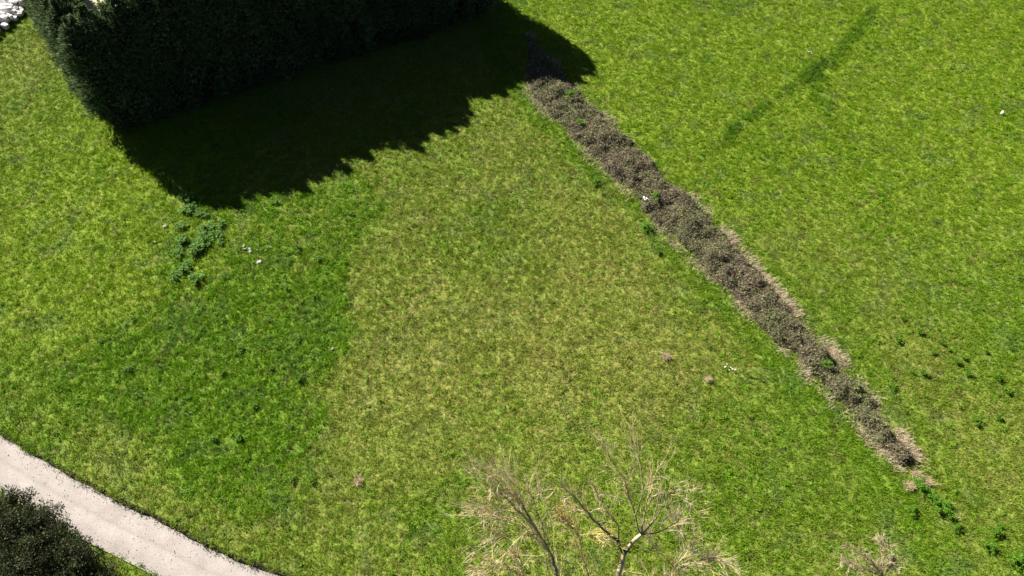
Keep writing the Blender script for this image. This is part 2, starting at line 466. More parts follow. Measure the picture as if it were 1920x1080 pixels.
# ------------------------------------------------------------------ yard, stone wall
yz = terrain(YARD[:, 0], YARD[:, 1]).mean()
ym = bpy.data.meshes.new("gravel_yard")
ym.from_pydata([(x, y, .16) for x, y in YARD], [], [list(range(len(YARD)))]); ym.materials.append(M_YARD)
tag(link("gravel_yard", ym), "grey gravel yard beyond the white stone wall", kind="structure")

def rock(center, size, rot, seed, sub=2):
    r = np.random.default_rng(seed)
    import bmesh
    bm = bmesh.new(); bmesh.ops.create_cube(bm, size=1)
    bmesh.ops.subdivide_edges(bm, edges=bm.edges[:], cuts=sub, use_grid_fill=True)
    off = r.random(3) * 50
    V = np.array([v.co[:] for v in bm.verts])
    n = V / np.max(np.abs(V), axis=1, keepdims=True)
    sph = unit(V)
    V = V * .55 + sph * .30
    V = V * (1 + .35 * (vnoise(V[:, 0] + off[0] + V[:, 2] * .7, V[:, 1] + off[1] + V[:, 2], .4) - .5))[:, None]
    V = V * np.array(size)
    R = np.array(Matrix.Rotation(rot[2], 3, 'Z') @ Matrix.Rotation(rot[1], 3, 'Y') @ Matrix.Rotation(rot[0], 3, 'X'))
    V = V @ R.T + np.array(center)
    F = [[v.index for v in f.verts] for f in bm.faces]
    bm.free()
    return V, F
def rocks_mesh(name, lst, mat):
    VV, FF, b = [], [], 0
    for a in lst:
        V, F = rock(*a); VV.append(V); FF += [[i + b for i in f] for f in F]; b += len(V)
    me = bpy.data.meshes.new(name); me.from_pydata(np.concatenate(VV).tolist(), [], FF); me.materials.append(mat)
    return me
wl = smooth_line(g2([(-130, 95), (-60, 78), (-10, 48), (8, 26), (22, 10), (48, -12), (62, -60)]), .2)
lst = []
for i in range(0, len(wl) - 1, 3):
    p = wl[i]; t = unit(wl[min(i + 3, len(wl) - 1)] - p + 1e-6); n = np.array([t[1], -t[0]]); ang = math.atan2(n[1], n[0])
    for k, (o, z) in enumerate([(-.1, .42), (.45, .36), (.95, .26), (1.45, .12)]):
        if random.random() < .12: continue
        q = p + n * (o + random.uniform(-.12, .12)) + t * random.uniform(-.15, .15)
        lst.append(((q[0], q[1], z + random.uniform(-.08, .08)), (random.uniform(.55, .95), random.uniform(.3, .48), random.uniform(.35, .6)), (random.uniform(-.3, .3), random.uniform(0, .2), ang + random.uniform(-.3, .3)), len(lst) + 10))
sw = link("stone_wall", rocks_mesh("stone_wall", lst, M_WALL))
tag(sw, "sloping wall of white limestone blocks between the gravel yard and the grass", "wall")

# ------------------------------------------------------------------ conifer hedge
def conifer(name, h, R, seed, n=7500):
    r = np.random.default_rng(seed)
    root = empty(name, (0, 0, 0))
    tube_obj("trunk", [(np.array([[0, 0, -.2], [0.03, .02, h * .5], [0, 0, h * .9]]), [.16, .11, .03], (.09, .06, .04))], M_BARK, root, 7)
    def prof(u):
        return R * np.minimum(1.0, (np.maximum(1.0 - u, 0.0) * 6.5 + .03)) ** .55 * (.86 + .14 * np.cos(u * 3))
    S = Soup()
    # dark inner shell, added to stop sunlight leaking through the crown
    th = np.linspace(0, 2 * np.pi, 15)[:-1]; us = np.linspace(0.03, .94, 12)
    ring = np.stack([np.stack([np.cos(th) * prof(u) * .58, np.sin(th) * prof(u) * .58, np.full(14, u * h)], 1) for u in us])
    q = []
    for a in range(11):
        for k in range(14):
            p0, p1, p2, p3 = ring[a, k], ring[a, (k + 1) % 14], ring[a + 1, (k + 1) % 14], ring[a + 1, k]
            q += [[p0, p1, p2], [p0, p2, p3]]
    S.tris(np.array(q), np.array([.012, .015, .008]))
    # sprays in upright plumes around the crown
    npl = 70
    pa = r.random(npl) * 2 * np.pi; pu = r.random(npl) ** .9
    k = r.integers(0, npl, n)
    u = np.clip(pu[k] + r.normal(0, .07, n), .01, 1.0)
    a = pa[k] + r.normal(0, .30, n) * (.5 + .8 * u)
    u = np.where(u > .8, np.clip(u + (r.random(npl)[k] - .45) * .15, .7, 1.05), u)
    lump = .68 + .42 * r.random(npl)[k] + .11 * r.normal(0, 1, n)
    rad = prof(u) * lump
    P = np.stack([np.cos(a) * rad, np.sin(a) * rad, u * h + r.normal(0, .1, n)], 1)
    outd = np.stack([np.cos(a), np.sin(a), np.zeros(n)], 1)
    D = unit(outd * (.55 + .4 * r.random(n))[:, None] + np.array([0, 0, .75]) + r.normal(0, .32, (n, 3)))
    Ln = (.22 + .26 * r.random(n)) * (1.15 - .3 * u)
    W = unit(np.cross(D, r.normal(0, 1, (n, 3)))) * (.035 + .045 * r.random(n))[:, None]
    hue = r.random(n)
    pc = r.random(npl)[k]
    c = mixc(np.broadcast_to(np.array([.045, .078, .034]), (n, 3)), np.array([.18, .24, .09]), np.clip(.55 * pc + .5 * hue - .2, 0, 1))
    c = np.where((hue > .975)[:, None], np.array([.16, .13, .06]), c)
    S.leaves(P, D * Ln[:, None], W, c)
    # drooping side fingers give the feathered outline
    D2 = unit(D + r.normal(0, .45, (n, 3)))
    S.leaves(P + D * (Ln * .3)[:, None], D2 * (Ln * .7)[:, None], unit(np.cross(D2, r.normal(0, 1, (n, 3)))) * .03, c * (.9 + .3 * r.random((n, 1))))
    link("crown", S.mesh("crown", M_CON), root)
    return root
protos = [conifer("hedge_conifer", 10.0, R, 100 + k) for k, R in enumerate((1.75, 1.6, 1.85, 1.7, 1.65))]
_used = set()
TAN = math.tan(math.radians(SUN_ELEV))
b0, b1 = gr(200, 257)[:2], gr(910, 22)[:2]
hd = (b1 - b0) / np.hypot(*(b1 - b0)); hn = np.array([-hd[1], hd[0]])
HED_BACK = 1.45
o0 = b0 + hn * HED_BACK
sdv = np.array([math.cos(_a), math.sin(_a)])
prof_s, prof_h = [], []
for q in [(392, 388), (500, 368), (648, 330), (656, 300), (720, 283), (800, 262), (862, 236), (872, 190), (930, 172), (985, 152), (1040, 158), (1084, 160)]:
    G = gr(*q)[:2]
    A = np.array([[hd[0], sdv[0]], [hd[1], sdv[1]]])
    s, dist = np.linalg.solve(A, G - o0)
    prof_s.append(s); prof_h.append(dist * TAN)
HEDGE_LABEL = "tall dark green conifer in the shaded front row of the hedge"
SIDE_LABEL = "tall dark green conifer in the side row of the hedge facing the sunlit slope"
def plant_tree(i, xy, h, label, group, wide=1.0):
    k = i % len(protos)
    o = protos[k] if k not in _used else copy_tree(protos[k])
    _used.add(k)
    o.location = (xy[0], xy[1], float(terrain(np.array(xy[0]), np.array(xy[1]))))
    o.rotation_euler = (random.uniform(-.02, .02), random.uniform(-.02, .02), random.random() * 6.28)
    o.scale = (wide, wide, h / 10.0)
    tag(o, label, "tree", group)
    return o
ti = 0
s = 1.6
FRONT_END = prof_s[-1] + 1.3
while s < FRONT_END:
    h = float(np.interp(s, prof_s, prof_h)) + random.uniform(-.35, .25)
    p = o0 + hd * s + hn * random.uniform(-.15, .15)
    lab = HEDGE_LABEL if ti else "sunlit corner conifer where the two rows of the hedge meet"
    plant_tree(ti, p, h, lab, "conifers of the front hedge row" if ti else None, random.uniform(.95, 1.08)); ti += 1
    s += random.uniform(1.0, 1.5)
for sa, db in ((34.9, .3), (34.2, 1.9), (33.0, 2.2)):
    p = o0 + hd * sa + hn * db
    plant_tree(ti, p, 9.9, HEDGE_LABEL, "conifers of the front hedge row", 1.1); ti += 1
e0, e1 = gr(196, 232)[:2], gr(70, 30)[:2]
ed = unit(e1 - e0); en = np.array([ed[1], -ed[0]])
s = 2.6
while s < 30:
    p = e0 + ed * s + en * 1.5
    plant_tree(ti, p, 9.6 + random.uniform(-.4, .5), SIDE_LABEL, "conifers of the side hedge row", random.uniform(.9, 1.05)); ti += 1
    s += random.uniform(1.5, 1.9)
# pale ground inside the hedge
cpos = o0 + hd * 2 + hn * 3
dp = [cpos, cpos + hd * 30, cpos + hd * 30 + hn * 22, cpos + hn * 22]
_u, _v = np.meshgrid(np.linspace(0, 1, 70), np.linspace(0, 1, 50))
_q = cpos + _u[..., None] * hd * 30 + _v[..., None] * hn * 22
_V = np.concatenate([_q, (terrain(_q[..., 0], _q[..., 1]) + .03)[..., None]], -1).reshape(-1, 3)
_i = (np.arange(49)[:, None] * 70 + np.arange(69)[None]).ravel()
dm = fast_mesh("dirt_yard", _V, len(_i), None, M_DIRT, 4, True, np.stack([_i, _i + 1, _i + 71, _i + 70], 1))
tag(link("dirt_yard", dm), "pale dry ground enclosed behind the conifer hedge", kind="structure")

# ------------------------------------------------------------------ meadow grass
def scatter(density_fn, per_m2, x0=-60, x1=60, y0=1, y1=70):
    n = int((x1 - x0) * (y1 - y0) * per_m2)
    X = rng.uniform(x0, x1, n); Y = rng.uniform(y0, y1, n)
    # only what the view, with a margin, can reach
    m = (np.abs(X) < 31 + (Y - 8) * .52)
    X, Y = X[m], Y[m]
    k = rng.random(len(X)) < density_fn(X, Y)
    return X[k], Y[k]
YARD_P = np.array(dp)
def open_ground(X, Y):
    d = road_side(X, Y)
    ok = (d > -.07) | (d < -ROAD_W + .06 + .9 * (fbm(X, Y, .8, 97) - .5))
    ok &= sdist(X, Y, YARD) < .2
    ok &= ~inside(X, Y, YARD_P)
    ok &= sdist(X, Y, BRAMBLE) < .30 + 1.2 * (fbm(X, Y, 1.1, 70) - .5) * -1
    return ok
tX, tY = scatter(lambda X, Y: open_ground(X, Y) * np.clip(.75 + .5 * vnoise(X, Y, .22, 15), 0, 1), 46)
r = rng.random(len(tX))
tc, lush, dry, yel, rank, n3 = sward(tX, tY, r)
NB = 11
tus = smooth((vnoise(tX, tY, .36, 91) - .78) * 9)
hgt = (.070 + .09 * tus + .08 * lush + .08 * rank + .05 * n3) * (.65 + .7 * rng.random(len(tX)))
rep = lambda a: np.repeat(a, NB, axis=0)
X = rep(tX) + rng.normal(0, .08, len(tX) * NB); Y = rep(tY) + rng.normal(0, .08, len(tX) * NB)
n = len(X)
Z = terrain(X, Y) - .02
d = road_side(X, Y)
Z = np.where(d < -1, -.29, Z)
D, Wv = rdir(n, 12, 78)
# each tuft combed a little its own way
lean = rng.random(len(tX)) * 6.28
D[:, 0] += .12 * np.cos(rep(lean)); D[:, 1] += .12 * np.sin(rep(lean)); D = unit(D)
Ln = rep(hgt) * (.6 + .9 * rng.random(n))
c = rep(tc * np.exp(rng.normal(0, .09, (len(tX), 1)))) * (.78 + .44 * rng.random((n, 1)))
st = rng.random(n) < (.03 + .22 * rep(dry))
c[st] = PAL['straw'] * (.7 + .5 * rng.random((st.sum(), 1)))
S = Soup()
S.blades(np.stack([X, Y, Z], 1), D * Ln[:, None], Wv * (.011 + .012 * rng.random(n))[:, None], c)
tag(link("meadow_grass", S.mesh("meadow_grass", M_GRASS)), "short sunlit meadow grass covering the slope", kind="stuff")

# low broadleaf weeds mixed in the sward
def weed_p(X, Y):
    lush, dry, yel, rank, n2, n3 = zones(X, Y)
    return open_ground(X, Y) * np.clip(.05 + .85 * lush ** 1.2 * smooth((n3 - .42) * 5) + .22 * smooth((n2 - .55) * 6), 0, 1)
wX, wY = scatter(weed_p, 5.0)
NL = 20
rep = lambda a: np.repeat(a, NL, axis=0)
rad = rep(.10 + .14 * rng.random(len(wX)))
aa = rng.random(len(wX) * NL) * 6.28; rr = rad * np.sqrt(rng.random(len(aa)))
X = rep(wX) + np.cos(aa) * rr; Y = rep(wY) + np.sin(aa) * rr
n = len(X)
top = rep(.10 + .16 * rng.random(len(wX)))
Z = terrain(X, Y) + top * (1 - (rr / (rad + 1e-6)) ** 2) * rng.random(n) ** .5
D, Wv = rdir(n, -5, 45)
wt = rng.random(len(wX))
c = mixc(np.broadcast_to(PAL['lush'], (len(wX), 3)), PAL['deep'], np.clip(wt * 1.3 - .75, 0, 1))
c = rep(c) * (.75 + .5 * rng.random((n, 1)))
S = Soup()
S.leaves(np.stack([X, Y, Z], 1), D * (.05 + .07 * rng.random(n))[:, None], Wv * (.018 + .02 * rng.random(n))[:, None], c)
tag(link("ground_weeds", S.mesh("ground_weeds", M_WEED)), "low broad-leaved weeds growing through the meadow grass", kind="stuff")

# tiny meadow flowers: yellow right of the strip, white specks elsewhere
fX, fY = scatter(lambda X, Y: open_ground(X, Y) * (.25 + .75 * smooth((vnoise(X, Y, 4, 50) - .5) * 6)), .22)
yy = rng.random(len(fX)) < np.where(fX > np.interp(fY, STRIP_MID[::-1, 1], STRIP_MID[::-1, 0]), .7, .45)
S = Soup()
fc = np.where(yy[:, None], np.array([.62, .48, .02]), np.array([.62, .62, .58]))
for k in range(5):
    a = k * 1.2566
    n = len(fX)
    P = np.stack([fX, fY, terrain(fX, fY) + .13], 1)
    dv = np.broadcast_to(np.array([math.cos(a), math.sin(a), .25]), (n, 3)) * (.018 + .016 * rng.random((n, 1)))
    S.leaves(P, dv, np.broadcast_to(np.array([-math.sin(a), math.cos(a), 0]), (n, 3)) * .011, fc)
tag(link("meadow_flowers", S.mesh("meadow_flowers", M_WEED)), "tiny yellow and white flowers scattered through the meadow", kind="stuff")

# ------------------------------------------------------------------ bramble strip
root = empty("bramble_hedgerow", (*(BRAMBLE.mean(0)), 0))
ROOT0 = np.array(root.location)
def brh(X, Y):
    d = sdist(X, Y, BRAMBLE)
    return np.clip(smooth((d - .10 + 1.0 * (fbm(X, Y, 1.1, 70) - .5)) / .7), 0, 1) * (.25 + .50 * smooth((fbm(X, Y, 1.5, 71, 3) - .25) * 1.8) + .30 * (vnoise(X, Y, .5, 75) - .5)), d
bx0, by0 = BRAMBLE.min(0) - .6; bx1, by1 = BRAMBLE.max(0) + .6
# brown litter body
gx = np.arange(bx0, bx1, .14); gy = np.arange(by0, by1, .14)
BX, BY = np.meshgrid(gx, gy); BH, BD = brh(BX, BY)
BZ = terrain(BX, BY) + BH * .72 - .05
keep = (BD > -.25) & (BH > .03)
ii = (np.arange(len(gy) - 1)[:, None] * len(gx) + np.arange(len(gx) - 1)[None])
kk = keep[:-1, :-1] & keep[1:, :-1] & keep[:-1, 1:] & keep[1:, 1:]
i = ii[kk]; I = np.stack([i, i + 1, i + len(gx) + 1, i + len(gx)], 1)
uq, inv = np.unique(I, return_inverse=True)
V = np.stack([BX, BY, BZ], -1).reshape(-1, 3)[uq] - ROOT0
M_LITTER = noise_mat("bramble_litter", (.045, .034, .025), (.13, .10, .07), 5, .95, .8, bscale=14)
link("litter", fast_mesh("litter", V, len(I), None, M_LITTER, 4, True, inv.reshape(I.shape)), root)
def in_strip(per, grow=.1):
    n = int((bx1 - bx0) * (by1 - by0) * per)
    X = rng.uniform(bx0, bx1, n); Y = rng.uniform(by0, by1, n)
    H, d = brh(X, Y); m = d > -grow
    return X[m], Y[m], H[m], d[m]
# canes
X, Y, H, d = in_strip(110, .1); kq = (H > .06) | (rng.random(len(X)) < .25); X, Y, H, d = X[kq], Y[kq], H[kq], d[kq]; n = len(X)
Z = terrain(X, Y) + H * (.5 + .55 * rng.random(n))
D, W = rdir(n, -25, 50)
tn = rng.random(n)
patch = fbm(X, Y, 2.0, 72)
c = mixc(np.broadcast_to(np.array([.11, .086, .056]), (n, 3)), np.array([.29, .24, .155]), np.clip(tn * .7 + (patch - .5) * 1.2, 0, 1))
S = Soup(); S.blades(np.stack([X, Y, Z], 1) - ROOT0, D * (.15 + .32 * rng.random(n))[:, None], W * .010, c)
link("canes", S.mesh("canes", M_DRY), root)
# small olive and brown leaves
X, Y, H, d = in_strip(320, .05); kq = H > .07; X, Y, H, d = X[kq], Y[kq], H[kq], d[kq]; n = len(X)
Z = terrain(X, Y) + H * (.62 + .45 * rng.random(n))
D, W = rdir(n, -20, 55)
patch = fbm(X, Y, 2.4, 73)
ol = np.clip((patch - .36) * 3.2 + rng.normal(0, .3, n), 0, 1)
c = mixc(np.broadcast_to(np.array([.126, .107, .066]), (n, 3)), np.array([.104, .116, .046]), ol) * np.exp(rng.normal(-.08, .42, (n, 1)))
c = np.where((rng.random(n) < .03)[:, None], PAL['lush'] * 1.1, c)
S = Soup(); S.leaves(np.stack([X, Y, Z], 1) - ROOT0, D * (.08 + .10 * rng.random(n))[:, None], W * (.026 + .024 * rng.random(n))[:, None], c)
link("leaves", S.mesh("leaves", M_DRY), root)
# bleached grass fringe
n0 = 26000
t = rng.random(n0)
def along(P, t):
    seg = np.hypot(*(P[1:] - P[:-1]).T); s = np.concatenate([[0], np.cumsum(seg)]) / seg.sum()
    return np.stack([np.interp(t, s, P[:, 0]), np.interp(t, s, P[:, 1])], 1)
Rp, Lp = along(BR_R, t), along(BR_L, t)
use_r = rng.random(n0) < .62
P = np.where(use_r[:, None], Rp, Lp)
w = smooth((fbm(P[:, 0], P[:, 1], 1.6, 74) - .42) * 5) * np.where(use_r, .35 + .65 * smooth((t - .35) * 4), .35 + .4 * smooth((t - .5) * 4))
k = rng.random(n0) < w
P = P[k] + rng.normal(0, .26, (k.sum(), 2)); n = len(P)
Z = terrain(P[:, 0], P[:, 1]) + brh(P[:, 0], P[:, 1])[0] * .6 * rng.random(n)
D, W = rdir(n, 5, 60)
c = np.array([.46, .37, .25]) * (.65 + .55 * rng.random((n, 1)))
S = Soup(); S.blades(np.column_stack([P, Z]) - ROOT0, D * (.2 + .3 * rng.random(n))[:, None], W * .014, c)
fr = link("dry_grass_fringe", S.mesh("dry_grass_fringe", M_DRY), root)
tag(root, "long brown strip of dry brambles running diagonally across the meadow", "hedgerow")

# ------------------------------------------------------------------ single leafy plants
def leafy(name, R, h, nl, leaf, c0, c1, seed, mat=M_WEED):
    r = np.random.default_rng(seed)
    root = empty(name, (0, 0, 0))
    ns = max(5, nl // 22)
    paths = []
    ends = []
    for k in range(ns):
        a = r.random() * 6.28; q = R * math.sqrt(r.random())
        e = np.array([math.cos(a) * q, math.sin(a) * q, h * (1 - .55 * (q / R) ** 2) * r.uniform(.7, 1)])
        mid = e * np.array([.4, .4, .55])
        paths.append((np.array([[0, 0, -.05], mid, e]), [.012, .009, .005], np.array(c0) * .8)); ends.append((mid, e))
    tube_obj("stem", paths, mat, root, 4)
    k = r.integers(0, ns, nl); t = r.random((nl, 1)) ** .6
    M = np.array([x[0] for x in ends])[k]; E = np.array([x[1] for x in ends])[k]
    P = M * (1 - t) + E * t + r.normal(0, leaf * .5, (nl, 3)) * np.array([1, 1, .6])
    P[:, 2] = np.maximum(P[:, 2], .02)
    D, W = rdir(nl, -15, 50, r)
    c = mixc(np.broadcast_to(np.array(c0), (nl, 3)), np.array(c1), r.random(nl)) * (.8 + .4 * r.random((nl, 1)))
    S = Soup(); S.leaves(P, D * (leaf * (.7 + .7 * r.random(nl)))[:, None], W * (leaf * (.22 + .14 * r.random(nl)))[:, None], c)
    link("foliage", S.mesh("foliage", mat), root)
    return root
def put(o, q, sc=1.0, dz=0.0, rz=None):
    g = gr(*q)
    z = float(terrain(np.array([g[0]]), np.array([g[1]]))[0]) + dz
    o.location = (g[0], g[1], z); o.scale = (sc, sc, sc)
    o.rotation_euler = (0, 0, random.random() * 6.28 if rz is None else rz)
    return o
pale = [leafy("tall_weed", .6, .42, 260, .14, (.078, .185, .018), (.135, .26, .046), 40 + k) for k in range(3)]
spots = [(345, 388), (368, 402), (392, 408), (352, 420), (378, 432), (398, 446), (350, 448), (372, 462), (392, 472), (348, 480), (366, 498), (384, 395), (330, 468), (345, 515), (410, 428), (358, 535), (360, 380), (375, 392), (404, 440), (342, 430), (360, 455), (384, 458), (402, 462), (338, 495), (356, 510), (376, 480), (385, 446), (330, 445)]
for k, q in enumerate(spots):
    o = pale[k] if k < 3 else copy_tree(pale[k % 3])
    put(o, (q[0] + random.uniform(-14, 14), q[1] + random.uniform(-10, 10)), random.uniform(.5, 1.1))
    tag(o, "pale blue-green weed in the tall clump at the tip of the hedge shadow", "weed", "pale weeds at the tip of the hedge shadow")
dock = [leafy("dock_weed", .42, .40, 150, .15, (.062, .145, .010), (.105, .205, .014), 50 + k) for k in range(3)]
dk = [(1788, 655), (1752, 668), (1792, 680), (1815, 668), (1805, 702), (1870, 712), (1880, 728), (1762, 642), (1733, 622), (1690, 600), (1668, 727), (1740, 700), (1800, 755), (1838, 785), (1880, 780), (1685, 635), (1712, 690), (1850, 655), (1900, 660)]
for k, q in enumerate(dk):
    o = dock[k] if k < 3 else copy_tree(dock[k % 3])
    put(o, (q[0] + random.uniform(-12, 12), q[1] + random.uniform(-8, 8)), random.uniform(.4, .8))
    tag(o, "dark green dock weed among the clumps in the meadow right of the brambles", "weed", "dark weeds right of the bramble strip")
dl = [(470, 560), (505, 600), (560, 640), (420, 600), (455, 655), (510, 690), (380, 620), (330, 660), (565, 710), (480, 760), (545, 800), (420, 700), (400, 820), (300, 690), (590, 560), (600, 490), (560, 470), (585, 905), (660, 405), (690, 405), (250, 600), (190, 640), (420, 520), (540, 545), (240, 690), (355, 745), (450, 820), (520, 860), (545, 900), (600, 355), (520, 385)]
for k, q in enumerate(dl):
    o = copy_tree(dock[k % 3]); put(o, q, random.uniform(.4, .85))
    tag(o, "dark green weed clump among the lush grass between the track and the hedge shadow", "weed", "dark weeds in the lush grass")
bright = [leafy("green_bush", .6, .6, 380, .11, (.065, .17, .012), (.12, .25, .018), 60 + k) for k in range(2)]
singles = [((1068, 192), .95, .55, "bright green bush growing through the upper end of the brown bramble strip"),
           ((1086, 242), .7, .45, "small green bush just below the largest green bush in the bramble strip"),
           ((1226, 380), .75, .45, "grey-green bush in the bramble strip beside the white scrap"),
           ((1546, 690), .6, .4, "small bright green bush inside the lower half of the bramble strip"),
           ((1724, 916), 1.0, 0, "round bright green bush at the lower tip of the bramble strip"),
           ((1746, 938), .75, 0, "second green bush below the lower tip of the bramble strip"),
           ((1768, 962), .95, 0, "upright green bush third below the tip of the bramble strip"),
           ((1772, 946), .6, 0, "dark small bush right of the green bushes below the bramble strip"),
           ((1708, 958), .6, 0, "small spiky green bush left of the bushes below the bramble strip"),
           ((1790, 990), .55, 0, "dark green bush lowest of the line below the bramble strip"),
           ((1866, 995), .75, 0, "dark bush standing alone in the grass near the lower right corner"),
           ((1852, 1025), .7, 0, "wide pale green bush near the lower right corner"),
           ((1115, 345), .8, 0, "grassy green bush close against the left side of the bramble strip"),
           ((1210, 430), .8, 0, "bright green bush left of the brambles below the white scrap"),
           ((1230, 472), .7, 0, "darker green bush left of the brambles, lower of two below the white scrap"),
           ((1905, 1050), 1.0, 0, "green bush at the very corner of the meadow, lower right")]
for k, (q, sc, dz, lab) in enumerate(singles):
    o = bright[k] if k < 2 else copy_tree(bright[k % 2])
    put(o, q, sc, dz); tag(o, lab, "bush")

# ------------------------------------------------------------------ stones and scraps
def stones(q, lab, n, spread, size, cat="stone"):
    g = gr(*q); L = []
    for k in range(n):
        x, y = g[0] + random.gauss(0, spread), g[1] + random.gauss(0, spread)
        s = size * random.uniform(.6, 1.2)
        L.append(((x - g[0], y - g[1], .05), (s, s * random.uniform(.5, .9), s * .4), (random.uniform(-.2, .2), random.uniform(-.2, .2), random.random() * 6.28), random.randrange(9999)))
    for a in L:
        o = link("limestone_rock", rocks_mesh("limestone_rock", [a], M_STONE))
        o.location = (g[0], g[1], float(terrain(np.array([g[0]]), np.array([g[1]]))[0]) - .02)
        tag(o, lab, cat, None if n == 1 else lab)
stones((487, 494), "largest white stone bedded in the weeds below the hedge shadow", 1, 0, .34)
stones((468, 470), "pale flat stone of the scatter above the largest white stone in the weeds", 4, .26, .22)
stones((498, 468), "small pale stone right of the scatter above the largest white stone", 3, .25, .2)
stones((310, 426), "white stone left of the pale blue-green weeds, upper of two", 1, 0, .3)
stones((291, 455), "white stone left of the pale blue-green weeds, lower of two", 1, 0, .26)
stones((624, 656), "pale stone at the edge between lush and dry grass", 1, 0, .2)
m, nt, out = new_mat("white_scrap")
b = nt.nodes.new("ShaderNodeBsdfPrincipled"); b.inputs["Base Color"].default_value = (.8, .8, .78, 1); b.inputs["Roughness"].default_value = .6
nt.links.new(b.outputs[0], out.inputs[0]); M_WHITE = m
def scrap(q, sz, lab, seed, cat="scrap", z=.3):
    r = np.random.default_rng(seed); k = 7
    u = np.linspace(-1, 1, k); U, Vv = np.meshgrid(u, u)
    Zq = .35 * r.normal(0, 1, (k, k)); Zq = (Zq + np.roll(Zq, 1, 0) + np.roll(Zq, 1, 1)) / 2
    V = np.stack([U * (1 + .3 * Vv * r.random()), Vv * (.7 + .4 * U * r.random()), Zq], -1).reshape(-1, 3) * sz / 2
    i = (np.arange(k - 1)[:, None] * k + np.arange(k - 1)[None]).ravel(); I = np.stack([i, i + 1, i + k + 1, i + k], 1)
    o = link("crumpled_sheet", fast_mesh("crumpled_sheet", V, len(I), None, M_WHITE, 4, False, I))
    so = o.modifiers.new("thickness", 'SOLIDIFY'); so.thickness = .006
    put(o, q, 1, z); tag(o, lab, cat)
scrap((1207, 381), .34, "white crumpled scrap caught at the left edge of the bramble strip", 1, z=.4)
scrap((1880, 211), .34, "small white scrap lying in the far right grass", 2, z=.16)
def flower_clump(q, n, sp, lab, seed, col=(.75, .74, .62)):
    r = np.random.default_rng(seed)
    root = put(empty("flower_clump", (0, 0, 0)), q)
    for k in range(n):
        x, y = r.normal(0, sp, 2); h = r.uniform(.14, .24)
        tube_obj("stem", [(np.array([[x * .4, y * .4, -.02], [x * .8, y * .8, h * .6], [x, y, h]]), [.008, .006, .005], (.08, .14, .03))], M_WEED, root, 4)
        a = np.arange(8) * np.pi / 4
        D = np.stack([np.cos(a), np.sin(a), .3 + 0 * a], 1) * r.uniform(.045, .075); W = np.stack([-np.sin(a), np.cos(a), 0 * a], 1) * .02
        S = Soup(); S.leaves(np.tile([[x, y, h]], (8, 1)), D, W, np.tile(np.array([col]) * r.uniform(.8, 1.1), (8, 1)))
        link("flower_head", S.mesh("flower_head", M_WEED), root)
    tag(root, lab, "flower")
flower_clump((1366, 690), 7, .22, "clump of small white flowers in the dry grass left of the brambles", 5)
flower_clump((1517, 94), 8, .2, "pale flower clump beside the dark rank grass strip", 6, (.55, .5, .42))
def dry_tuft(q, R, lab, seed):
    r = np.random.default_rng(seed); n = 170
    D, W = rdir(n, 5, 65, r)
    c = np.array([.42, .34, .20]) * (.7 + .5 * r.random((n, 1)))
    P = np.column_stack([r.normal(0, R * .3, (n, 2)), np.full(n, .03)])
    S = Soup(); S.blades(P, D * (R * (.5 + .6 * r.random(n)))[:, None], W * .012, c)
    o = link("dry_tuft", S.mesh("dry_tuft", M_DRY)); put(o, q, 1, .05); tag(o, lab, "grass tuft")
dry_tuft((1247, 672), .42, "round bleached grass tuft in the open meadow left of the white flowers", 1)
dry_tuft((1326, 714), .32, "small bleached grass tuft just below left of the white flowers", 2)
dry_tuft((672, 902), .38, "bleached grass tuft in the lower meadow far left of the bare trees", 3)
dry_tuft((1716, 893), .5, "wide bleached grass tuft at the lower end of the brambles", 4)
dry_tuft((1702, 912), .42, "bleached grass tuft left of the round green bush below the brambles", 5)
dry_tuft((1738, 905), .36, "bleached grass tuft right of the round green bush below the brambles", 6)

# ------------------------------------------------------------------ dark evergreen bushes by the track
def evergreen(name, R, h, nl, seed):
    r = np.random.default_rng(seed)
    root = empty(name, (0, 0, 0))
    paths = []; lumps = []
    nlump = 60
    for k in range(nlump):
        a = r.random() * 6.28; q = R * .85 * math.sqrt(r.random())
        z = h * (.2 + .75 * r.random() ** .7 * (1 - .65 * (q / R) ** 2))
        cpt = np.array([math.cos(a) * q, math.sin(a) * q, z]) * r.uniform(.75, 1.18); lumps.append((cpt, r.uniform(.22, .62)))
        paths.append((np.array([[0, 0, -.1], cpt * np.array([.45, .45, .5]), cpt]), [.06, .035, .012], (.12, .08, .06)))
    tube_obj("branches", paths, M_BARK, root, 5)
    S = Soup()
    k = r.integers(0, nlump, nl)
    C = np.array([x[0] for x in lumps])[k]; rr = np.array([x[1] for x in lumps])[k]
    dv = unit(r.normal(0, 1, (nl, 3)))
    P = C + dv * (rr * r.random(nl) ** .4)[:, None] * np.array([1, 1, .8])
    P[:, 2] = np.maximum(P[:, 2], .05)
    D = unit(dv + r.normal(0, .5, (nl, 3)) + np.array([0, 0, .3]))
    W = unit(np.cross(D, r.normal(0, 1, (nl, 3))))
    t = r.random(nl); pk = r.random(nlump)[k]
    c = mixc(np.broadcast_to(np.array([.026, .036, .014]), (nl, 3)), np.array([.078, .100, .036]), np.clip(t * .6 + pk * .5 - .1, 0, 1))
    c = np.where((t > .94)[:, None], np.array([.16, .10, .06]), c)
    S.leaves(P, D * (.07 + .07 * r.random(nl))[:, None], W * (.02 + .02 * r.random(nl))[:, None], c)
    link("foliage", S.mesh("foliage", M_BUSH), root)
    return root
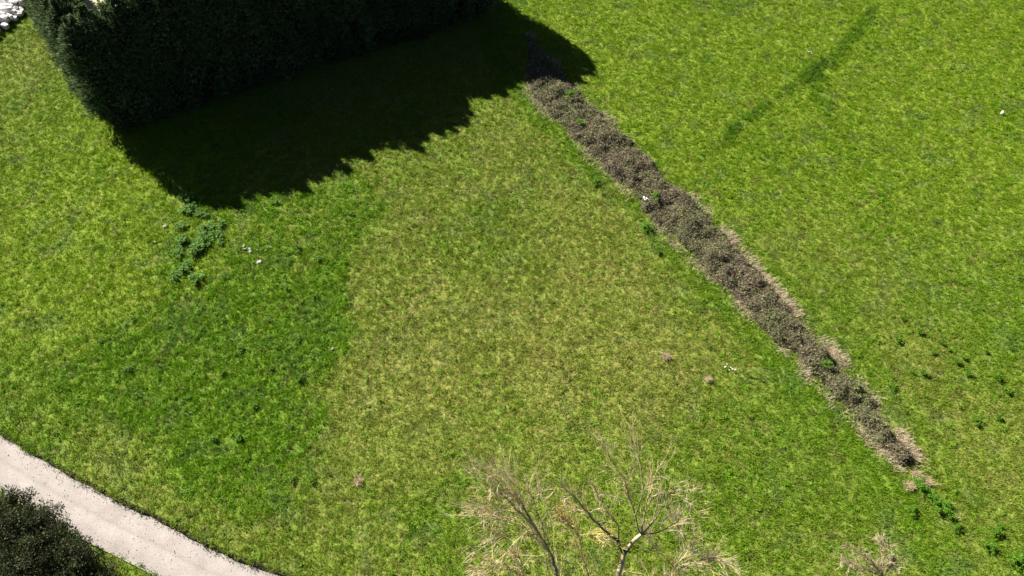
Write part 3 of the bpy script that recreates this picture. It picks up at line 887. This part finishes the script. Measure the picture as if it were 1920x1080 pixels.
ev = [(( 20, 985), 2.0, 2.6, "dark evergreen bush at the left edge below the pale track"),
      ((84, 1005), 1.75, 2.7, "dark evergreen bush next to the track, right of the one at the picture's edge"),
      ((148, 1058), 1.45, 2.1, "lower dark bush with twiggy tips leaning towards the track"),
      ((40, 1080), 2.0, 2.5, "dark shaded evergreen bush behind the two nearest the track"),
      ((190, 1098), 1.2, 1.3, "low dark bush added for shade, furthest right along the track, at the bottom edge"),  # extra bush, put in to darken the bright verge
      ((-60, 1010), 2.2, 2.8, "dark evergreen bush mostly outside the left edge below the track"),
      ((-30, 1140), 2.4, 2.8, "dark evergreen bush lowest in the left corner"),
      ((110, 1140), 2.0, 2.2, "dark evergreen bush at the bottom left below the shaded ones")]
for k, (q, R, h, lab) in enumerate(ev):
    o = evergreen("evergreen_bush", R, h, int(9000 * R * R / 3), 200 + k)
    put(o, q, 1, 0); o.location.z = -.35; tag(o, lab, "bush")

# ------------------------------------------------------------------ bare trees
def bare_tree(name, limbs, lab, seed, twig_n, twig_len, yellow, cat="tree", depth=3):
    """limbs: list of (list of (px, py, height), r0, r1, bushiness). The first starts at the foot of the trunk."""
    r = np.random.default_rng(seed)
    foot = gr(limbs[0][0][0][0], limbs[0][0][0][1], 0)
    fz = float(ground_z(np.array([foot[0]]), np.array([foot[1]]))[0])
    foot[2] = fz
    root = empty(name, foot)
    def curve(pts, step=.35):
        P = np.array([gr(x, y, h) for x, y, h in pts])
        if pts[0][2] <= 0: P[0, 2] = fz - .15
        seg = np.linalg.norm(P[1:] - P[:-1], axis=1); s = np.concatenate([[0], np.cumsum(seg)])
        u = np.linspace(0, s[-1], max(4, int(s[-1] / step)))
        Q = np.stack([np.interp(u, s, P[:, j]) for j in range(3)], 1)
        Q[1:-1] = (Q[:-2] + 2 * Q[1:-1] + Q[2:]) / 4
        Q[1:-1] += r.normal(0, .035, (len(Q) - 2, 3))
        return Q
    trunk, twigs = [], []
    def twig(p, d, ln, rad, lev):
        k = 5 if lev else 4
        P = [p]; dd = d.copy()
        for _ in range(k - 1):
            dd = unit(dd + r.normal(0, .075, 3) + np.array([0, 0, .03]))
            P.append(P[-1] + dd * ln / (k - 1))
        P = np.array(P)
        y = np.clip(r.normal(yellow, .3), 0, 1)
        col = np.array([.46, .38, .25]) * (1 - y) + np.array([.64, .51, .15]) * y
        if r.random() < .25: col = np.array([.52, .45, .33])
        col = col * r.uniform(.75, 1.15)
        twigs.append((P, np.linspace(rad, rad * .45, k), col))
        if lev > 0:
            for j in range(r.integers(2, 5)):
                t = r.uniform(.25, .98); i = min(int(t * (k - 1)), k - 2)
                q = P[i] + (P[i + 1] - P[i]) * (t * (k - 1) - i)
                d2 = unit(unit(P[i + 1] - P[i]) + r.normal(0, .33, 3))
                twig(q, d2, ln * r.uniform(.4, .7), max(rad * .65, .0085), lev - 1)
    for pts, r0, r1, bushy in limbs:
        Q = curve([(a, b_, c_) for a, b_, c_ in pts]) - foot
        R = np.linspace(r0, r1, len(Q)) * (1 + .08 * r.normal(0, 1, len(Q)))
        R = np.maximum(R * .9, .016)
        ns_ = len(Q) - 1; f = np.linspace(0, 1, ns_)[:, None]
        lich = (r.random((ns_, 1)) < (.12 + .55 * yellow) * (.3 + .7 * f) * (.2 if r0 > .07 else 1)) * r.uniform(.3, 1, (ns_, 1))
        bk = (np.array([.11, .086, .065]) if r0 > .07 else np.array([.33, .26, .15])) * (1 - f) + np.array([.50, .41, .22]) * f
        bk = bk * (.7 + .6 * r.random((ns_, 1)))
        trunk.append((Q, R, bk * (1 - lich) + np.array([.38, .29, .10]) * lich * r.uniform(.6, 1.0, (ns_, 1))))
        nt_ = int(twig_n * bushy * 1.5)
        for j in range(nt_):
            t = r.uniform(.25, 1.0); i = min(int(t * (len(Q) - 1)), len(Q) - 2)
            d = unit(unit(Q[i + 1] - Q[i]) * 1.0 + r.normal(0, .30, 3))
            twig(Q[i], d, twig_len * r.uniform(.5, 1.1) * (1.2 - .4 * t), max(.012, min(.026, R[i] * .5)), depth - 1)
    tube_obj("trunk", trunk, M_BARK, root, 8)
    tube_obj("twigs", twigs, M_BARK, root, 3)
    tag(root, lab, cat)
    return root
bare_tree("bare_tree", [
    ([(1062, 1260, 0), (1050, 1150, 2.5), (1045, 1082, 4.2), (1032, 1035, 5.2), (1002, 988, 6.2), (965, 950, 7.2), (930, 918, 8.2), (897, 900, 8.8)], .19, .03, 1.0),
    ([(1002, 988, 6.2), (985, 950, 7.0), (960, 925, 7.8), (925, 892, 8.6)], .06, .015, .8),
    ([(1030, 1022, 5.4), (1024, 1000, 5.9), (1010, 968, 6.8), (995, 930, 7.6), (988, 905, 8.2)], .035, .012, .35),
    ([(985, 972, 6.6), (955, 975, 7.0), (930, 960, 7.6), (905, 955, 8.0)], .03, .01, .7),
    ([(1015, 1003, 5.9), (985, 1000, 6.4), (955, 1010, 6.8), (925, 1015, 7.2)], .03, .01, .3)],
    "bare leaning tree with a thick dark trunk, leftmost of the leafless trees", 1, 28, 1.9, .3)
bare_tree("bare_tree", [
    ([(1140, 1290, 0), (1155, 1160, 2.4), (1163, 1065, 4.6), (1170, 1038, 5.2)], .20, .14, 0),
    ([(1170, 1038, 5.2), (1162, 1015, 5.6), (1140, 1000, 6.1), (1118, 978, 6.8), (1098, 958, 7.4), (1075, 930, 8.2), (1050, 905, 8.8)], .10, .02, .7),
    ([(1160, 1013, 5.6), (1163, 1000, 5.9), (1148, 970, 6.6), (1128, 935, 7.5), (1104, 905, 8.4)], .06, .015, .4),
    ([(1170, 1038, 5.2), (1185, 1018, 5.6), (1203, 1002, 6.0)], .12, .09, 0),
    ([(1203, 1002, 6.0), (1192, 985, 6.4), (1191, 965, 6.9), (1178, 920, 7.9), (1158, 880, 8.9), (1128, 835, 9.8)], .06, .012, .8),
    ([(1191, 965, 6.9), (1202, 945, 7.4), (1205, 905, 8.3), (1198, 865, 9.2), (1192, 828, 10.0)], .045, .012, .6),
    ([(1203, 1002, 6.0), (1206, 975, 6.6), (1216, 935, 7.5), (1226, 895, 8.4), (1246, 860, 9.2)], .05, .012, .6),
    ([(1203, 1002, 6.0), (1225, 982, 6.5), (1243, 952, 7.2), (1254, 915, 8.0), (1275, 925, 8.0)], .055, .012, .5),
    ([(1203, 1002, 6.0), (1240, 998, 6.4), (1262, 984, 6.9), (1280, 960, 7.5), (1302, 942, 8.1)], .055, .012, .5)],
    "largest bare tree, forking above its dark trunk into upswept branches", 2, 15, 1.5, .35)
bare_tree("bare_tree", [
    ([(1125, 1290, 0), (1112, 1150, 2.3), (1103, 1080, 3.6), (1093, 1040, 4.6), (1084, 1005, 5.4), (1080, 975, 6.2)], .075, .02, .9),
    ([(1084, 1005, 5.4), (1070, 985, 5.9), (1055, 968, 6.4)], .025, .01, .8),
    ([(1082, 1003, 5.4), (1110, 1006, 5.6), (1135, 1010, 5.8)], .02, .008, .3)],
    "slim yellow lichened bare tree between the two thicker leafless trunks", 3, 36, 1.2, 1.05)
bare_tree("bare_tree", [
    ([(1255, 1260, 0), (1240, 1130, 1.6), (1265, 1065, 2.8), (1290, 1030, 3.6), (1310, 1000, 4.4)], .07, .015, 1.0),
    ([(1245, 1120, 1.8), (1215, 1078, 2.5), (1160, 1070, 3.0)], .06, .03, .15),
    ([(1265, 1065, 2.8), (1240, 1040, 3.4), (1222, 1015, 4.0), (1212, 998, 4.4)], .03, .01, .5),
    ([(1265, 1065, 2.8), (1300, 1055, 3.2), (1335, 1040, 3.6), (1355, 1050, 3.7)], .03, .01, 1.0),
    ([(1290, 1030, 3.6), (1275, 1000, 4.3), (1268, 975, 5.0)], .02, .008, .6)],
    "low pale bare tree with a dense tangle of twigs right of the forking tree", 4, 26, 1.3, .3)
bare_tree("bare_tree", [
    ([(1010, 1290, 0), (1000, 1150, 1.6), (985, 1085, 2.8), (960, 1065, 3.4), (930, 1050, 4.0), (900, 1045, 4.4)], .07, .015, 1.0),
    ([(985, 1085, 2.8), (975, 1060, 3.4), (965, 1035, 4.0)], .03, .01, .9),
    ([(960, 1065, 3.4), (930, 1070, 3.8), (895, 1070, 4.0)], .03, .01, .8)],
    "low pale bare tree of matted twigs at the lower edge below the leaning tree", 5, 26, 1.1, .4)
bare_tree("bare_shrub", [
    ([(1668, 1108, 0), (1655, 1082, .8), (1640, 1060, 1.5), (1620, 1040, 2.1), (1585, 1022, 2.7)], .05, .012, 1.0),
    ([(1655, 1082, .8), (1625, 1068, 1.4), (1590, 1055, 1.9), (1575, 1045, 2.1)], .03, .01, .9),
    ([(1655, 1082, .8), (1658, 1055, 1.5), (1655, 1030, 2.1), (1650, 1012, 2.5)], .03, .01, .7),
    ([(1655, 1082, .8), (1672, 1065, 1.3), (1678, 1050, 1.7)], .025, .01, .5)],
    "small pale leafless shrub alone at the lower edge right of the bare trees", 6, 40, .75, .12, "shrub")
